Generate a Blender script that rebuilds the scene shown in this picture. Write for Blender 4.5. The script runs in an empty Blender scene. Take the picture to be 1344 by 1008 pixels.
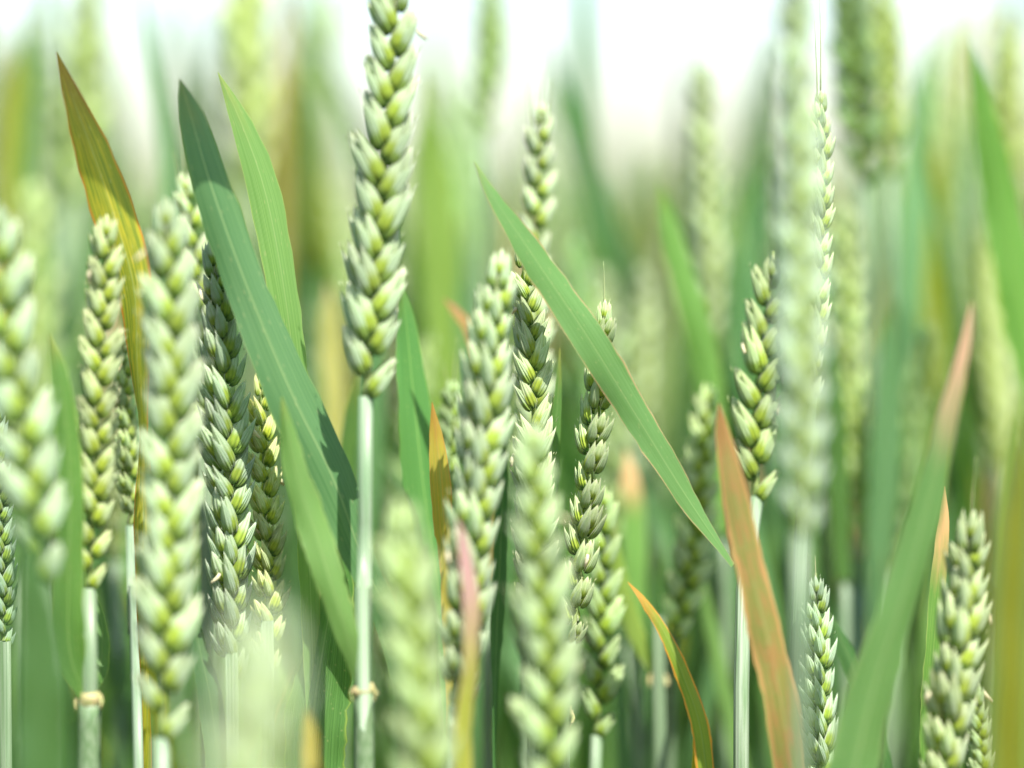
import bpy, math, random
import numpy as np
from mathutils import Vector, Matrix

random.seed(11)
rng = np.random.default_rng(11)
S = bpy.context.scene
COL = S.collection

# ------------------------------------------------------------------ camera
CAM_Z = 0.80
FPX = 1344 * 85 / 36
PITCH = math.atan((504 - 235) / FPX)
cam_d = bpy.data.cameras.new('camera')
cam_d.lens = 85
cam_d.sensor_width = 36
cam_d.clip_start = 0.02
cam_d.clip_end = 2000
cam_d.dof.use_dof = True
cam_d.dof.focus_distance = 0.60
cam_d.dof.aperture_fstop = 2.8
cam = bpy.data.objects.new('camera', cam_d)
cam.location = (0, 0, CAM_Z)
cam.rotation_euler = (math.pi / 2 - PITCH, 0, 0)
COL.objects.link(cam)
S.camera = cam

# ------------------------------------------------------------------ sky, sun, exposure
SUN_EL, SUN_AZ = math.radians(58), math.radians(152)   # azimuth clockwise from +Y (the viewing direction)
w = bpy.data.worlds.new('World')
S.world = w
w.use_nodes = True
nt = w.node_tree
sky = nt.nodes.new('ShaderNodeTexSky')
sky.sky_type = 'NISHITA'
sky.sun_disc = False
sky.sun_elevation = SUN_EL
sky.sun_rotation = SUN_AZ
sky.air_density = 1.0
sky.dust_density = 1.1
sky.ozone_density = 1.0
nt.nodes['Background'].inputs['Strength'].default_value = 0.12
nt.links.new(sky.outputs[0], nt.nodes['Background'].inputs[0])
sun_d = bpy.data.lights.new('sun', 'SUN')
sun_d.energy = 5.0
sun_d.angle = math.radians(0.53)
sun_d.color = (1.0, 0.955, 0.88)
sun = bpy.data.objects.new('sun', sun_d)
SUNV = Vector((math.sin(SUN_AZ) * math.cos(SUN_EL), math.cos(SUN_AZ) * math.cos(SUN_EL), math.sin(SUN_EL)))
sun.rotation_euler = SUNV.to_track_quat('Z', 'Y').to_euler()
COL.objects.link(sun)
S.view_settings.view_transform = 'Standard'
S.view_settings.look = 'None'
S.view_settings.gamma = 1
S.view_settings.exposure = 1.1
S.render.engine = 'CYCLES'
S.cycles.use_denoising = True
S.cycles.max_bounces = 8
S.cycles.transmission_bounces = 6

# ------------------------------------------------------------------ helpers
CR, SR = math.cos(PITCH), math.sin(PITCH)
AX_X = Vector((1, 0, 0)); AX_F = Vector((0, CR, -SR)); AX_U = Vector((0, SR, CR))
CAMP = Vector((0, 0, CAM_Z))

def at(x, y, d):
    """the point seen at picture position x, y (photo pixels) at depth d metres"""
    return CAMP + AX_X * ((x - 672) / FPX * d) - AX_U * ((y - 504) / FPX * d) + AX_F * d

def spline(pts, n):
    """Catmull-Rom through a list of equal-length tuples, n samples"""
    P = [np.array(p, float) for p in pts]
    if len(P) == 1: P = P * 2
    seg = [np.linalg.norm(P[i + 1][:3] - P[i][:3]) for i in range(len(P) - 1)]
    cum = np.concatenate([[0], np.cumsum(seg)])
    out = []
    for s in np.linspace(0, cum[-1], n):
        i = min(int(np.searchsorted(cum, s, 'right')) - 1, len(P) - 2)
        i = max(i, 0)
        t = (s - cum[i]) / max(seg[i], 1e-9)
        p1, p2 = P[i], P[i + 1]
        p0 = P[i - 1] if i > 0 else 2 * p1 - p2
        p3 = P[i + 2] if i + 2 < len(P) else 2 * p2 - p1
        out.append(0.5 * (2 * p1 + (p2 - p0) * t + (2 * p0 - 5 * p1 + 4 * p2 - p3) * t * t + (3 * p1 - p0 - 3 * p2 + p3) * t ** 3))
    return np.array(out)

def mesh(name, V, F, UV=None, mats=(), mi=None):
    """UV per vertex"""
    me = bpy.data.meshes.new(name)
    me.from_pydata([tuple(v) for v in V], [], [tuple(f) for f in F])
    for m in mats: me.materials.append(m)
    if UV is not None:
        lay = me.uv_layers.new(name='UVMap')
        li = np.empty(len(me.loops), dtype=np.int32)
        me.loops.foreach_get('vertex_index', li)
        lay.data.foreach_set('uv', np.asarray(UV, dtype=np.float32)[li].ravel())
    if mi is not None:
        me.polygons.foreach_set('material_index', np.asarray(mi, dtype=np.int32))
    me.polygons.foreach_set('use_smooth', np.ones(len(me.polygons), dtype=bool))
    me.update()
    return me

def link(name, me, parent=None, loc=None, color=None):
    o = bpy.data.objects.new(name, me)
    COL.objects.link(o)
    if parent is not None: o.parent = parent
    if loc is not None: o.location = loc
    if color is not None: o.color = (*color, 1)
    return o

def thing(name, label, cat, loc, group=None):
    o = bpy.data.objects.new(name, None)
    o.empty_display_size = 0.02
    COL.objects.link(o)
    o.location = loc
    o['label'] = label; o['category'] = cat
    if group: o['group'] = group
    return o

def frames(P):
    T = np.gradient(P, axis=0)
    return T / np.maximum(np.linalg.norm(T, axis=1, keepdims=True), 1e-9)

def tube(P, R, n=8):
    P = np.asarray(P, float); T = frames(P)
    V, UV, F = [], [], []
    ref = np.array([0.0, -1.0, 0.0])
    for k in range(len(P)):
        a = np.cross(T[k], ref); a /= np.linalg.norm(a) + 1e-9
        b = np.cross(T[k], a)
        for i in range(n):
            q = 2 * math.pi * i / n
            V.append(P[k] + R[k] * (math.cos(q) * a + math.sin(q) * b))
            UV.append((i / n, k / (len(P) - 1)))
    for k in range(len(P) - 1):
        for i in range(n):
            j = (i + 1) % n
            F.append((k * n + i, k * n + j, (k + 1) * n + j, (k + 1) * n + i))
    F.append(tuple(range(n))[::-1]); F.append(tuple(range((len(P) - 1) * n, len(P) * n)))
    return V, F, UV

# ------------------------------------------------------------------ materials
def nodes(name):
    m = bpy.data.materials.new(name); m.use_nodes = True
    t = m.node_tree
    t.nodes.clear()
    out = t.nodes.new('ShaderNodeOutputMaterial')
    def N(typ, **kw):
        n = t.nodes.new(typ)
        for k, v in kw.items(): setattr(n, k, v)
        return n
    return m, t, out, N

def val(t, N, op, a, b=None, c=None, clamp=False):
    n = N('ShaderNodeMath', operation=op); n.use_clamp = clamp
    for k, x in enumerate((a, b, c)):
        if x is None: continue
        if isinstance(x, (int, float)): n.inputs[k].default_value = x
        else: t.links.new(x, n.inputs[k])
    return n.outputs[0]

def sstep(t, N, x, lo, hi):
    n = N('ShaderNodeMapRange', interpolation_type='SMOOTHSTEP')
    t.links.new(x, n.inputs['Value'])
    n.inputs['From Min'].default_value = lo; n.inputs['From Max'].default_value = hi
    return n.outputs['Result']

def mixc(t, N, fac, a, b, blend='MIX'):
    n = N('ShaderNodeMix', data_type='RGBA', blend_type=blend)
    for idx, x in ((0, fac), (6, a), (7, b)):
        if isinstance(x, (int, float)): n.inputs[idx].default_value = x
        elif isinstance(x, tuple): n.inputs[idx].default_value = (*x, 1) if len(x) == 3 else x
        else: t.links.new(x, n.inputs[idx])
    return n.outputs[2]

def noise(t, N, vec, scale, detail=3, mapping=None):
    if mapping:
        mp = N('ShaderNodeMapping'); mp.inputs['Scale'].default_value = mapping
        t.links.new(vec, mp.inputs['Vector']); vec = mp.outputs[0]
    n = N('ShaderNodeTexNoise'); n.inputs['Scale'].default_value = scale; n.inputs['Detail'].default_value = detail
    t.links.new(vec, n.inputs['Vector'])
    return n.outputs['Fac']

def finish(t, N, out, col, trans_col, trans, rough, bump=None, bstr=0.2, bdist=0.0003, spec=0.5, sheen=0.0):
    p = N('ShaderNodeBsdfPrincipled')
    t.links.new(col, p.inputs['Base Color'])
    p.inputs['Roughness'].default_value = rough
    p.inputs['Specular IOR Level'].default_value = spec
    p.inputs['Sheen Weight'].default_value = sheen
    tr = N('ShaderNodeBsdfTranslucent')
    t.links.new(trans_col, tr.inputs['Color'])
    if bump is not None:
        b = N('ShaderNodeBump'); b.inputs['Strength'].default_value = bstr; b.inputs['Distance'].default_value = bdist
        t.links.new(bump, b.inputs['Height'])
        t.links.new(b.outputs[0], p.inputs['Normal']); t.links.new(b.outputs[0], tr.inputs['Normal'])
    mx = N('ShaderNodeMixShader'); mx.inputs[0].default_value = trans
    t.links.new(p.outputs[0], mx.inputs[1]); t.links.new(tr.outputs[0], mx.inputs[2])
    t.links.new(mx.outputs[0], out.inputs['Surface'])

def uvxy(t, N):
    u = N('ShaderNodeUVMap'); s = N('ShaderNodeSeparateXYZ')
    t.links.new(u.outputs[0], s.inputs[0])
    oi = N('ShaderNodeObjectInfo')
    cb = N('ShaderNodeVectorMath', operation='ADD')
    rv = N('ShaderNodeCombineXYZ')
    r = val(t, N, 'MULTIPLY', oi.outputs['Random'], 37.0)
    for k in range(3): t.links.new(r, rv.inputs[k])
    t.links.new(u.outputs[0], cb.inputs[0]); t.links.new(rv.outputs[0], cb.inputs[1])
    return u.outputs[0], s.outputs[0], s.outputs[1], oi, cb.outputs[0]

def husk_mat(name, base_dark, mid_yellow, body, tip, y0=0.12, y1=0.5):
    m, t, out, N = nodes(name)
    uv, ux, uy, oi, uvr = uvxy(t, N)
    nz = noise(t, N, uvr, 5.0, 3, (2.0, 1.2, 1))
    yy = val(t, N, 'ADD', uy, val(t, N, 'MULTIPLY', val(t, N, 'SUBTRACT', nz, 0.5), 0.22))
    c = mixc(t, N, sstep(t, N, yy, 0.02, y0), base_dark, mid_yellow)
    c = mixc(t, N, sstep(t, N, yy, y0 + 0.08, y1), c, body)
    # fine green nerves running lengthwise
    wv = val(t, N, 'SINE', val(t, N, 'MULTIPLY', ux, 44.0))
    nerve = val(t, N, 'MULTIPLY', sstep(t, N, wv, 0.1, 1.0), 0.6)
    c = mixc(t, N, nerve, c, mixc(t, N, 1.0, c, (0.62, 0.8, 0.52), 'MULTIPLY'))
    # dry papery margin and tip
    ed = val(t, N, 'ABSOLUTE', val(t, N, 'SUBTRACT', ux, 0.5))
    c = mixc(t, N, val(t, N, 'MULTIPLY', sstep(t, N, ed, 0.43, 0.49), 0.75), c, tip)
    c = mixc(t, N, val(t, N, 'MULTIPLY', sstep(t, N, yy, 0.70, 1.0), 0.75), c, tip)
    sp = noise(t, N, uvr, 26.0, 2)
    c = mixc(t, N, val(t, N, 'MULTIPLY', sp, 0.22), c, mixc(t, N, 1.0, c, (0.7, 0.85, 0.6), 'MULTIPLY'))
    c = mixc(t, N, 1.0, c, oi.outputs['Color'], 'MULTIPLY')
    hv = N('ShaderNodeHueSaturation'); t.links.new(c, hv.inputs['Color'])
    t.links.new(val(t, N, 'ADD', val(t, N, 'MULTIPLY', oi.outputs['Random'], 0.4), 0.8), hv.inputs['Value'])
    c = hv.outputs[0]
    tc = mixc(t, N, 1.0, c, (1.15, 1.15, 0.6), 'MULTIPLY')
    finish(t, N, out, c, tc, 0.38, 0.62, wv, 0.5, 0.0003, 0.28, 0.2)
    return m

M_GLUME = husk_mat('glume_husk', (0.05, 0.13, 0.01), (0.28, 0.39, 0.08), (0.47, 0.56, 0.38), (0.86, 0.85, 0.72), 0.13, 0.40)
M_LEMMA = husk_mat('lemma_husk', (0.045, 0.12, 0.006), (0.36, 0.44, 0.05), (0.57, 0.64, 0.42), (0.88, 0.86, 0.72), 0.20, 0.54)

def leaf_mat(name, base, base2, tip, edge, tip0=0.9, edge0=0.47, trans=0.38, vein=0.35, spots=0.0, tcol=(1.0, 1.0, 0.35), blotch=0.0, blotch_col=(0.45, 0.38, 0.03), tip_w=0.12):
    m, t, out, N = nodes(name)
    uv, ux, uy, oi, uvr = uvxy(t, N)
    n1 = noise(t, N, uvr, 1.0, 4, (3.0, 9.0, 1))
    st = noise(t, N, uvr, 1.0, 3, (46.0, 2.2, 1))
    c = mixc(t, N, sstep(t, N, st, 0.35, 0.65), base, base2)
    wv = val(t, N, 'SINE', val(t, N, 'MULTIPLY', ux, 190.0))
    c = mixc(t, N, val(t, N, 'MULTIPLY', sstep(t, N, wv, 0.0, 1.0), vein), c, mixc(t, N, 1.0, c, (0.66, 0.72, 0.66), 'MULTIPLY'))
    ed = val(t, N, 'ABSOLUTE', val(t, N, 'SUBTRACT', ux, 0.5))
    # pale midrib
    c = mixc(t, N, val(t, N, 'MULTIPLY', val(t, N, 'SUBTRACT', 1.0, sstep(t, N, ed, 0.006, 0.03)), 0.35), c, (0.35, 0.45, 0.2))
    if blotch > 0:
        nb = noise(t, N, uvr, 1.0, 4, (7.0, 14.0, 1))
        c = mixc(t, N, val(t, N, 'MULTIPLY', sstep(t, N, nb, 0.46, 0.62), blotch), c, blotch_col)
    edn = val(t, N, 'ADD', ed, val(t, N, 'MULTIPLY', val(t, N, 'SUBTRACT', n1, 0.5), 0.10))
    c = mixc(t, N, sstep(t, N, edn, edge0 - 0.03, edge0 + 0.02), c, edge)
    yn = val(t, N, 'ADD', uy, val(t, N, 'MULTIPLY', val(t, N, 'SUBTRACT', n1, 0.5), 0.16))
    c = mixc(t, N, sstep(t, N, yn, tip0 - tip_w, tip0 + tip_w), c, tip)
    if spots > 0:
        vo = N('ShaderNodeTexVoronoi'); vo.inputs['Scale'].default_value = 1.0
        mp = N('ShaderNodeMapping'); mp.inputs['Scale'].default_value = (9, 42, 1)
        t.links.new(uvr, mp.inputs['Vector']); t.links.new(mp.outputs[0], vo.inputs['Vector'])
        sm = val(t, N, 'SUBTRACT', 1.0, sstep(t, N, vo.outputs['Distance'], 0.08, 0.2))
        c = mixc(t, N, val(t, N, 'MULTIPLY', sm, spots), c, (0.42, 0.40, 0.2))
    c = mixc(t, N, 1.0, c, oi.outputs['Color'], 'MULTIPLY')
    tc = mixc(t, N, 1.0, mixc(t, N, 1.0, c, (2.0, 2.0, 2.0), 'MULTIPLY'), tcol, 'MULTIPLY')
    finish(t, N, out, c, tc, trans, 0.42, wv, 0.3, 0.0002, 0.5)
    return m

LM = {
 'blue':   leaf_mat('blue_green_blade', (0.07, 0.175, 0.06), (0.115, 0.235, 0.09), (0.30, 0.24, 0.06), (0.2, 0.3, 0.1), 1.02, 0.5, 0.30, 0.3, 0.25),
 'green':  leaf_mat('green_blade', (0.085, 0.19, 0.045), (0.125, 0.25, 0.065), (0.32, 0.26, 0.05), (0.28, 0.36, 0.08), 0.99, 0.49, 0.40, 0.35, 0.35),
 'light':  leaf_mat('light_green_blade', (0.155, 0.30, 0.075), (0.21, 0.36, 0.11), (0.34, 0.34, 0.08), (0.3, 0.4, 0.12), 1.0, 0.485, 0.45, 0.25, 0.3),
 'tanedge': leaf_mat('green_blade_with_tan_margin', (0.12, 0.26, 0.07), (0.17, 0.32, 0.11), (0.35, 0.32, 0.08), (0.55, 0.36, 0.20), 1.02, 0.485, 0.40, 0.28, 0.3),
 'rusty':  leaf_mat('yellow_blade_with_rusty_tip', (0.12, 0.19, 0.02), (0.36, 0.34, 0.03), (0.20, 0.08, 0.015), (0.42, 0.19, 0.025), 0.96, 0.455, 0.45, 0.3, 0.3, (1.0, 0.85, 0.25), 0.6),
 'orange': leaf_mat('orange_blade', (0.30, 0.33, 0.05), (0.52, 0.37, 0.06), (0.40, 0.15, 0.03), (0.48, 0.26, 0.06), 0.95, 0.46, 0.40, 0.25, 0.3, (1.0, 0.8, 0.3), 0.3),
 'brown':  leaf_mat('orange_brown_blade', (0.17, 0.23, 0.05), (0.36, 0.27, 0.09), (0.38, 0.17, 0.06), (0.52, 0.30, 0.12), 0.90, 0.40, 0.35, 0.35, 0.5, (1.0, 0.9, 0.4), 0.7, (0.40, 0.20, 0.08), 0.2),
 'pink':   leaf_mat('pink_blade', (0.30, 0.32, 0.06), (0.42, 0.34, 0.06), (0.52, 0.27, 0.30), (0.5, 0.28, 0.25), 0.62, 0.47, 0.3, 0.2, 0.0, (1.0, 0.8, 0.5), 0.0, (0.5, 0.26, 0.1), 0.25),
 'edged':  leaf_mat('green_blade_with_orange_margin', (0.16, 0.28, 0.03), (0.26, 0.34, 0.04), (0.60, 0.30, 0.05), (0.62, 0.30, 0.04), 0.86, 0.40, 0.40, 0.25, 0.0, (1.0, 0.95, 0.3), 0.0),
 'tantip': leaf_mat('green_blade_with_tan_tip', (0.10, 0.24, 0.055), (0.15, 0.30, 0.08), (0.58, 0.38, 0.22), (0.3, 0.38, 0.15), 0.78, 0.49, 0.38, 0.25, 0.2),
 'olive':  leaf_mat('olive_yellow_blade', (0.24, 0.26, 0.015), (0.36, 0.34, 0.02), (0.45, 0.3, 0.05), (0.4, 0.34, 0.04), 0.98, 0.48, 0.45, 0.2, 0.0, (1.0, 0.95, 0.25)),
 'dark':   leaf_mat('dark_green_blade', (0.045, 0.12, 0.03), (0.06, 0.15, 0.035), (0.2, 0.2, 0.06), (0.12, 0.2, 0.07), 1.02, 0.5, 0.22, 0.3, 0.0),
}

def stem_mat():
    m, t, out, N = nodes('waxy_stem')
    uv, ux, uy, oi, uvr = uvxy(t, N)
    st = noise(t, N, uvr, 1.0, 3, (14.0, 5.0, 1))
    c = mixc(t, N, sstep(t, N, st, 0.3, 0.7), (0.13, 0.22, 0.10), (0.27, 0.345, 0.23))
    wv = val(t, N, 'SINE', val(t, N, 'MULTIPLY', ux, 75.0))
    c = mixc(t, N, val(t, N, 'MULTIPLY', sstep(t, N, wv, 0.1, 1.0), 0.3), c, (0.2, 0.32, 0.16))
    c = mixc(t, N, 1.0, c, oi.outputs['Color'], 'MULTIPLY')
    tc = mixc(t, N, 1.0, c, (0.9, 1.0, 0.5), 'MULTIPLY')
    finish(t, N, out, c, tc, 0.15, 0.4, wv, 0.25, 0.0002, 0.5)
    return m
M_STEM = stem_mat()

def plain_mat(name, a, b, scale, trans=0.1, rough=0.7, bstr=0.4):
    m, t, out, N = nodes(name)
    tcn = N('ShaderNodeTexCoord')
    nz = noise(t, N, tcn.outputs['Object'], scale, 5)
    c = mixc(t, N, sstep(t, N, nz, 0.3, 0.7), a, b)
    finish(t, N, out, c, c, trans, rough, nz, bstr, 0.001, 0.3)
    return m
M_COLLAR = plain_mat('dry_collar', (0.34, 0.38, 0.14), (0.62, 0.50, 0.26), 700, 0.25)
M_AWN = plain_mat('awn_hair', (0.32, 0.42, 0.18), (0.5, 0.5, 0.25), 300, 0.2)
M_ANTHER = plain_mat('pollen_sac', (0.62, 0.58, 0.36), (0.75, 0.68, 0.45), 700, 0.25)
M_RACHIS = plain_mat('ear_axis', (0.2, 0.3, 0.08), (0.35, 0.42, 0.15), 500, 0.2)
M_SOIL = plain_mat('field_soil', (0.09, 0.065, 0.042), (0.16, 0.12, 0.08), 30, 0.0, 0.95, 0.8)
M_CANOPY = plain_mat('crop_surface', (0.07, 0.15, 0.04), (0.26, 0.34, 0.16), 6, 0.1, 0.7, 1.0)

# ------------------------------------------------------------------ the setting
gv = [(-600, -60, 0), (600, -60, 0), (600, 1200, 0), (-600, 1200, 0)]
ground = link('ground', mesh('ground', gv, [(0, 1, 2, 3)], None, (M_SOIL,)))
ground['kind'] = 'structure'

# ------------------------------------------------------------------ husks and spikelets
def boat(L, W, D, amax, pw, keel, nu, nv, base, psi, tilt_y, tilt_x, shoulder, bend):
    """one open husk; +Z along it, keel turned psi from +X, base point base"""
    V, UV, F = [], [], []
    vm = pw[0] / (pw[0] + pw[1])
    nrm = vm ** pw[0] * (1 - vm) ** pw[1]
    for j in range(nv + 1):
        v = j / nv
        vv = 0.02 + 0.975 * v
        f = vv ** pw[0] * (1 - vv) ** pw[1] / nrm
        for i in range(nu + 1):
            q = -1 + 2 * i / nu
            a = q * amax
            x = D * f * math.cos(a) + keel * D * f * max(0, 1 - abs(a) / 0.4)
            y = W * f * math.sin(a)
            z = L * (v - shoulder * v ** 3 * abs(q) ** 1.4)
            x -= bend * L * v * v
            V.append((x, y, z)); UV.append((i / nu, v))
    for j in range(nv):
        for i in range(nu):
            a = j * (nu + 1) + i
            F.append((a, a + 1, a + nu + 2, a + nu + 1))
    R = Matrix.Rotation(tilt_x, 3, 'Y') @ Matrix.Rotation(-tilt_y, 3, 'X') @ Matrix.Rotation(psi, 3, 'Z')
    V = [tuple(R @ Vector(p) + Vector(base)) for p in V]
    return V, F, UV

def join(parts):
    V, F, UV, MI = [], [], [], []
    for (v, f, u, k) in parts:
        o = len(V); V += list(v); UV += list(u)
        F += [tuple(i + o for i in q) for q in f]; MI += [k] * len(f)
    return V, F, UV, MI

def spikelet_parts(r, nu=8, nv=9, lod=0):
    """a spikelet about 13 mm long: +Z up, +X away from the ear axis, fan along Y"""
    mm = 0.001
    j = lambda s: r.uniform(-s, s)
    P = []
    for s in (1, -1):
        P.append((*boat(13.4 * mm * (1 + j(.09)), 2.0 * mm, 2.0 * mm, 1.7, (0.38, 0.95), 0.45, nu, nv,
                  (0.2 * mm, s * 1.8 * mm, 0), s * (0.75 + j(.15)), s * (0.16 + j(.05)), 0.13 + j(.05), 0.20, -0.015 + j(.015)), 0))
        P.append((*boat(14.6 * mm * (1 + j(.09)), 2.4 * mm, 2.4 * mm, 2.0, (0.36, 1.05), 0.15, nu, nv,
                  (-0.9 * mm, s * 1.7 * mm, 0.5 * mm), s * (1.25 + j(.2)), s * (0.10 + j(.05)), 0.02 + j(.05), 0.06, 0.0 + j(.02)), 1))
    if not lod:
        P.append((*boat(11.2 * mm * (1 + j(.08)), 2.1 * mm, 2.0 * mm, 2.5, (0.5, 0.85), 0.12, nu, nv,
                  (0.4 * mm, j(.5) * mm, 4.6 * mm), j(.7), j(.09), 0.03 + j(.05), 0.05, j(.02)), 1))
        # papery inner scale and short tip bristles
        for s in (1, -1):
            if r.random() < .75:
                x0, y0, z0 = (2.3 + j(.2)) * mm, s * 2.7 * mm, 14.3 * mm
                v, f, u = tube([(x0, y0, z0), (x0 + .15 * mm, y0 + s * .2 * mm, z0 + .9 * mm), (x0 + j(.3) * mm, y0 + s * .5 * mm, z0 + (1.6 + j(.7)) * mm)],
                               [0.20 * mm, 0.12 * mm, 0.03 * mm], 3)
                P.append((v, f, [(0.5, 0.95)] * len(v), 1))
    return P

rr = random.Random(5)
SPK = []
for k in range(7):
    V, F, UV, MI = join(spikelet_parts(rr))
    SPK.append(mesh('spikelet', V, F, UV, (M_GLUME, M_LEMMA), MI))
SPK_MID = []
for k in range(4):
    V, F, UV, MI = join(spikelet_parts(rr, 4, 5, 1))
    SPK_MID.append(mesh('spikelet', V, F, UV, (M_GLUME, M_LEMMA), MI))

def ear_layout(axis_pts, width, roll, spacing, r, fill=1.0):
    """matrices of the spikelets of an ear whose axis runs base -> tip through axis_pts (world)"""
    A = spline([tuple(p) for p in axis_pts], 60)
    T = frames(A)
    seg = np.linalg.norm(np.diff(A, axis=0), axis=1); cum = np.concatenate([[0], np.cumsum(seg)])
    L = cum[-1]
    sc = width / 0.0145
    n = max(6, int(round((L - 0.011 * sc) / (spacing / 2))))
    out = []
    for i in range(n + 1):
        s = (L - 0.012 * sc) * i / n
        k = min(int(np.searchsorted(cum, s)), len(A) - 1)
        ax = Vector(T[k]).normalized(); p = Vector(A[k])
        view = (CAMP - p).normalized()
        side = ax.cross(view).normalized() * -1
        front = side.cross(ax).normalized()
        if front.dot(view) < 0: front = -front
        rl = roll + r.uniform(-.10, .10) + 0.15 * math.sin(i * .35)
        rd = side * math.cos(rl) + front * math.sin(rl)
        sg = 1 if i % 2 else -1
        t = i / n
        prof = min(1.0, 0.72 + 1.6 * t) * (1 - 0.26 * max(0, (t - 0.6) / 0.4) ** 1.5)
        wv = rd * sg
        if i == n:
            wv = front * 1.0
        tilt = math.radians(25 if i < n else 2) * (1 - 0.25 * t) + r.gauss(0, .06)
        Z = (ax * math.cos(tilt) + wv * math.sin(tilt)).normalized()
        Y = Z.cross(wv).normalized()
        X = Y.cross(Z).normalized()
        kk = sc * prof * r.uniform(.88, 1.10)
        M = Matrix((X, Y, Z)).transposed().to_4x4() @ Matrix.Diagonal((kk, kk, kk * 1.02, 1))
        M.translation = p + wv * (0.0007 * sc)
        out.append(M)
    return A, out

def awn_mesh(p, d, L, r, root):
    q = Vector((r.uniform(-.12, .12), r.uniform(-.12, .12), 0))
    pts = [p, p + d * L * .5 + q * L * .15, p + d * L + q * L * .6]
    P = spline([tuple(Vector(x) - root) for x in pts], 7)
    V, F, UV = tube(P, np.linspace(0.00022, 0.00005, 7), 4)
    return mesh('awn', V, F, UV, (M_AWN,))

# ------------------------------------------------------------------ leaf blades
def blade(ctrl, mat, r, n=40, m=8, fold=0.22, wob=0.07, k_px=0.84):
    """ctrl: (px x, px y, depth, width px, roll deg) from tip to base; returns a world-space ribbon"""
    C = []
    for (x, y, d, wpx, roll) in ctrl:
        p = at(x, y, d); wd = (wpx if k_px is None else wpx * k_px) * d / FPX / max(0.25, math.cos(math.radians(roll)))
        C.append((p.x, p.y, p.z, wd, math.radians(roll)))
    return ribbon(C, mat, r, n, m, fold, wob)

def ribbon(C, mat, r, n=34, m=8, fold=0.18, wob=0.05, eye=CAMP):
    Q = spline(C, n)
    Q[:, 4] += 0.22 * np.sin(np.linspace(0, r.uniform(4, 8), n) + r.uniform(0, 6.28))
    P = Q[:, :3]; W = np.maximum(Q[:, 3], 0.00015); RO = Q[:, 4]
    T = frames(P)
    V, UV, F = [], [], []
    ph = r.uniform(0, 6.28)
    for k in range(n):
        p = Vector(P[k]); tg = Vector(T[k])
        view = (eye - p).normalized()
        side = tg.cross(view).normalized(); front = side.cross(tg).normalized()
        sd = side * math.cos(RO[k]) + front * math.sin(RO[k])
        nm = tg.cross(sd).normalized()
        s_end = 1 - k / (n - 1)
        for i in range(m + 1):
            q = -1 + 2 * i / m
            off = fold * W[k] * (abs(q) ** 1.3) * 0.5 + wob * W[k] * abs(q) ** 2 * math.sin(k * .55 + ph + (1.3 if q > 0 else 0))
            ew = 1 + (.035 * r.gauss(0, 1) if abs(q) == 1 else 0)
            V.append(p + sd * (q * W[k] * .5 * ew) + nm * off)
            UV.append((i / m, s_end))
    for k in range(n - 1):
        for i in range(m):
            a = k * (m + 1) + i
            F.append((a, a + 1, a + m + 2, a + m + 1))
    return V, F, UV

# ------------------------------------------------------------------ plants built one by one
def add_stem(root, top, pts, r, rad, ground_p, tint=(1, 1, 1)):
    """stem from the ground through pts (world, low to high) to top"""
    C = [tuple(ground_p)] + [tuple(p) for p in pts] + [tuple(top)]
    P = spline(C, 26) - np.array(root.location)
    V, F, UV = tube(P, np.linspace(rad * 1.15, rad * .92, 26), 9)
    UV = [(u, v * 6) for u, v in UV]
    return link('stem', mesh('stem', V, F, UV, (M_STEM,)), root, None, tint)

def add_collar(root, p, rad, r):
    """dry ring with two little claws where a blade leaves its sheath"""
    parts = []
    z = Vector((0, 0, 1))
    prof = [(-1.8, 1.1), (-.9, 1.2), (0, 1.3), (.5, 1.22), (1.3, 1.0)]
    P = [(p + z * a * .0012) - root.location for a, b in prof]
    v, f, u = tube([tuple(q) for q in P], [rad * b for a, b in prof], 10)
    parts.append((v, f, u, 0))
    for s in (1, -1):
        c = p - root.location
        q = [(c.x + s * rad * 1.1, c.y - .0005, c.z + .0004), (c.x + s * rad * 1.4, c.y - .0018, c.z - .0006), (c.x + s * rad * 1.25, c.y - .0032, c.z - .0018)]
        v, f, u = tube(q, [.0007, .0005, .00012], 5)
        parts.append((v, f, u, 0))
    V, F, UV, MI = join(parts)
    V = [Vector(v) + Vector((r.gauss(0, 1), r.gauss(0, 1), r.gauss(0, 1.3))) * .00022 for v in V]
    return link('leaf_collar', mesh('leaf_collar', V, F, UV, (M_COLLAR,), MI), root)

def add_leaf(root, ctrl, mat, r, tint=(1, 1, 1), label=None, **kw):
    V, F, UV = blade(ctrl, mat, r, **kw)
    V = [v - root.location for v in V]
    o = link('leaf', mesh('leaf', V, F, UV, (LM[mat],)), root, None, tint)
    if label: o['label'] = label
    return o

def anther_mesh():
    P = [(0, 0, 0), (.0003, 0, -.0012), (.0001, .0002, -.0032)]
    V, F, UV = tube(P, [.0004, .00055, .0003], 6)
    return mesh('anther', V, F, UV, (M_ANTHER,))
ANTHER = None

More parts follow.
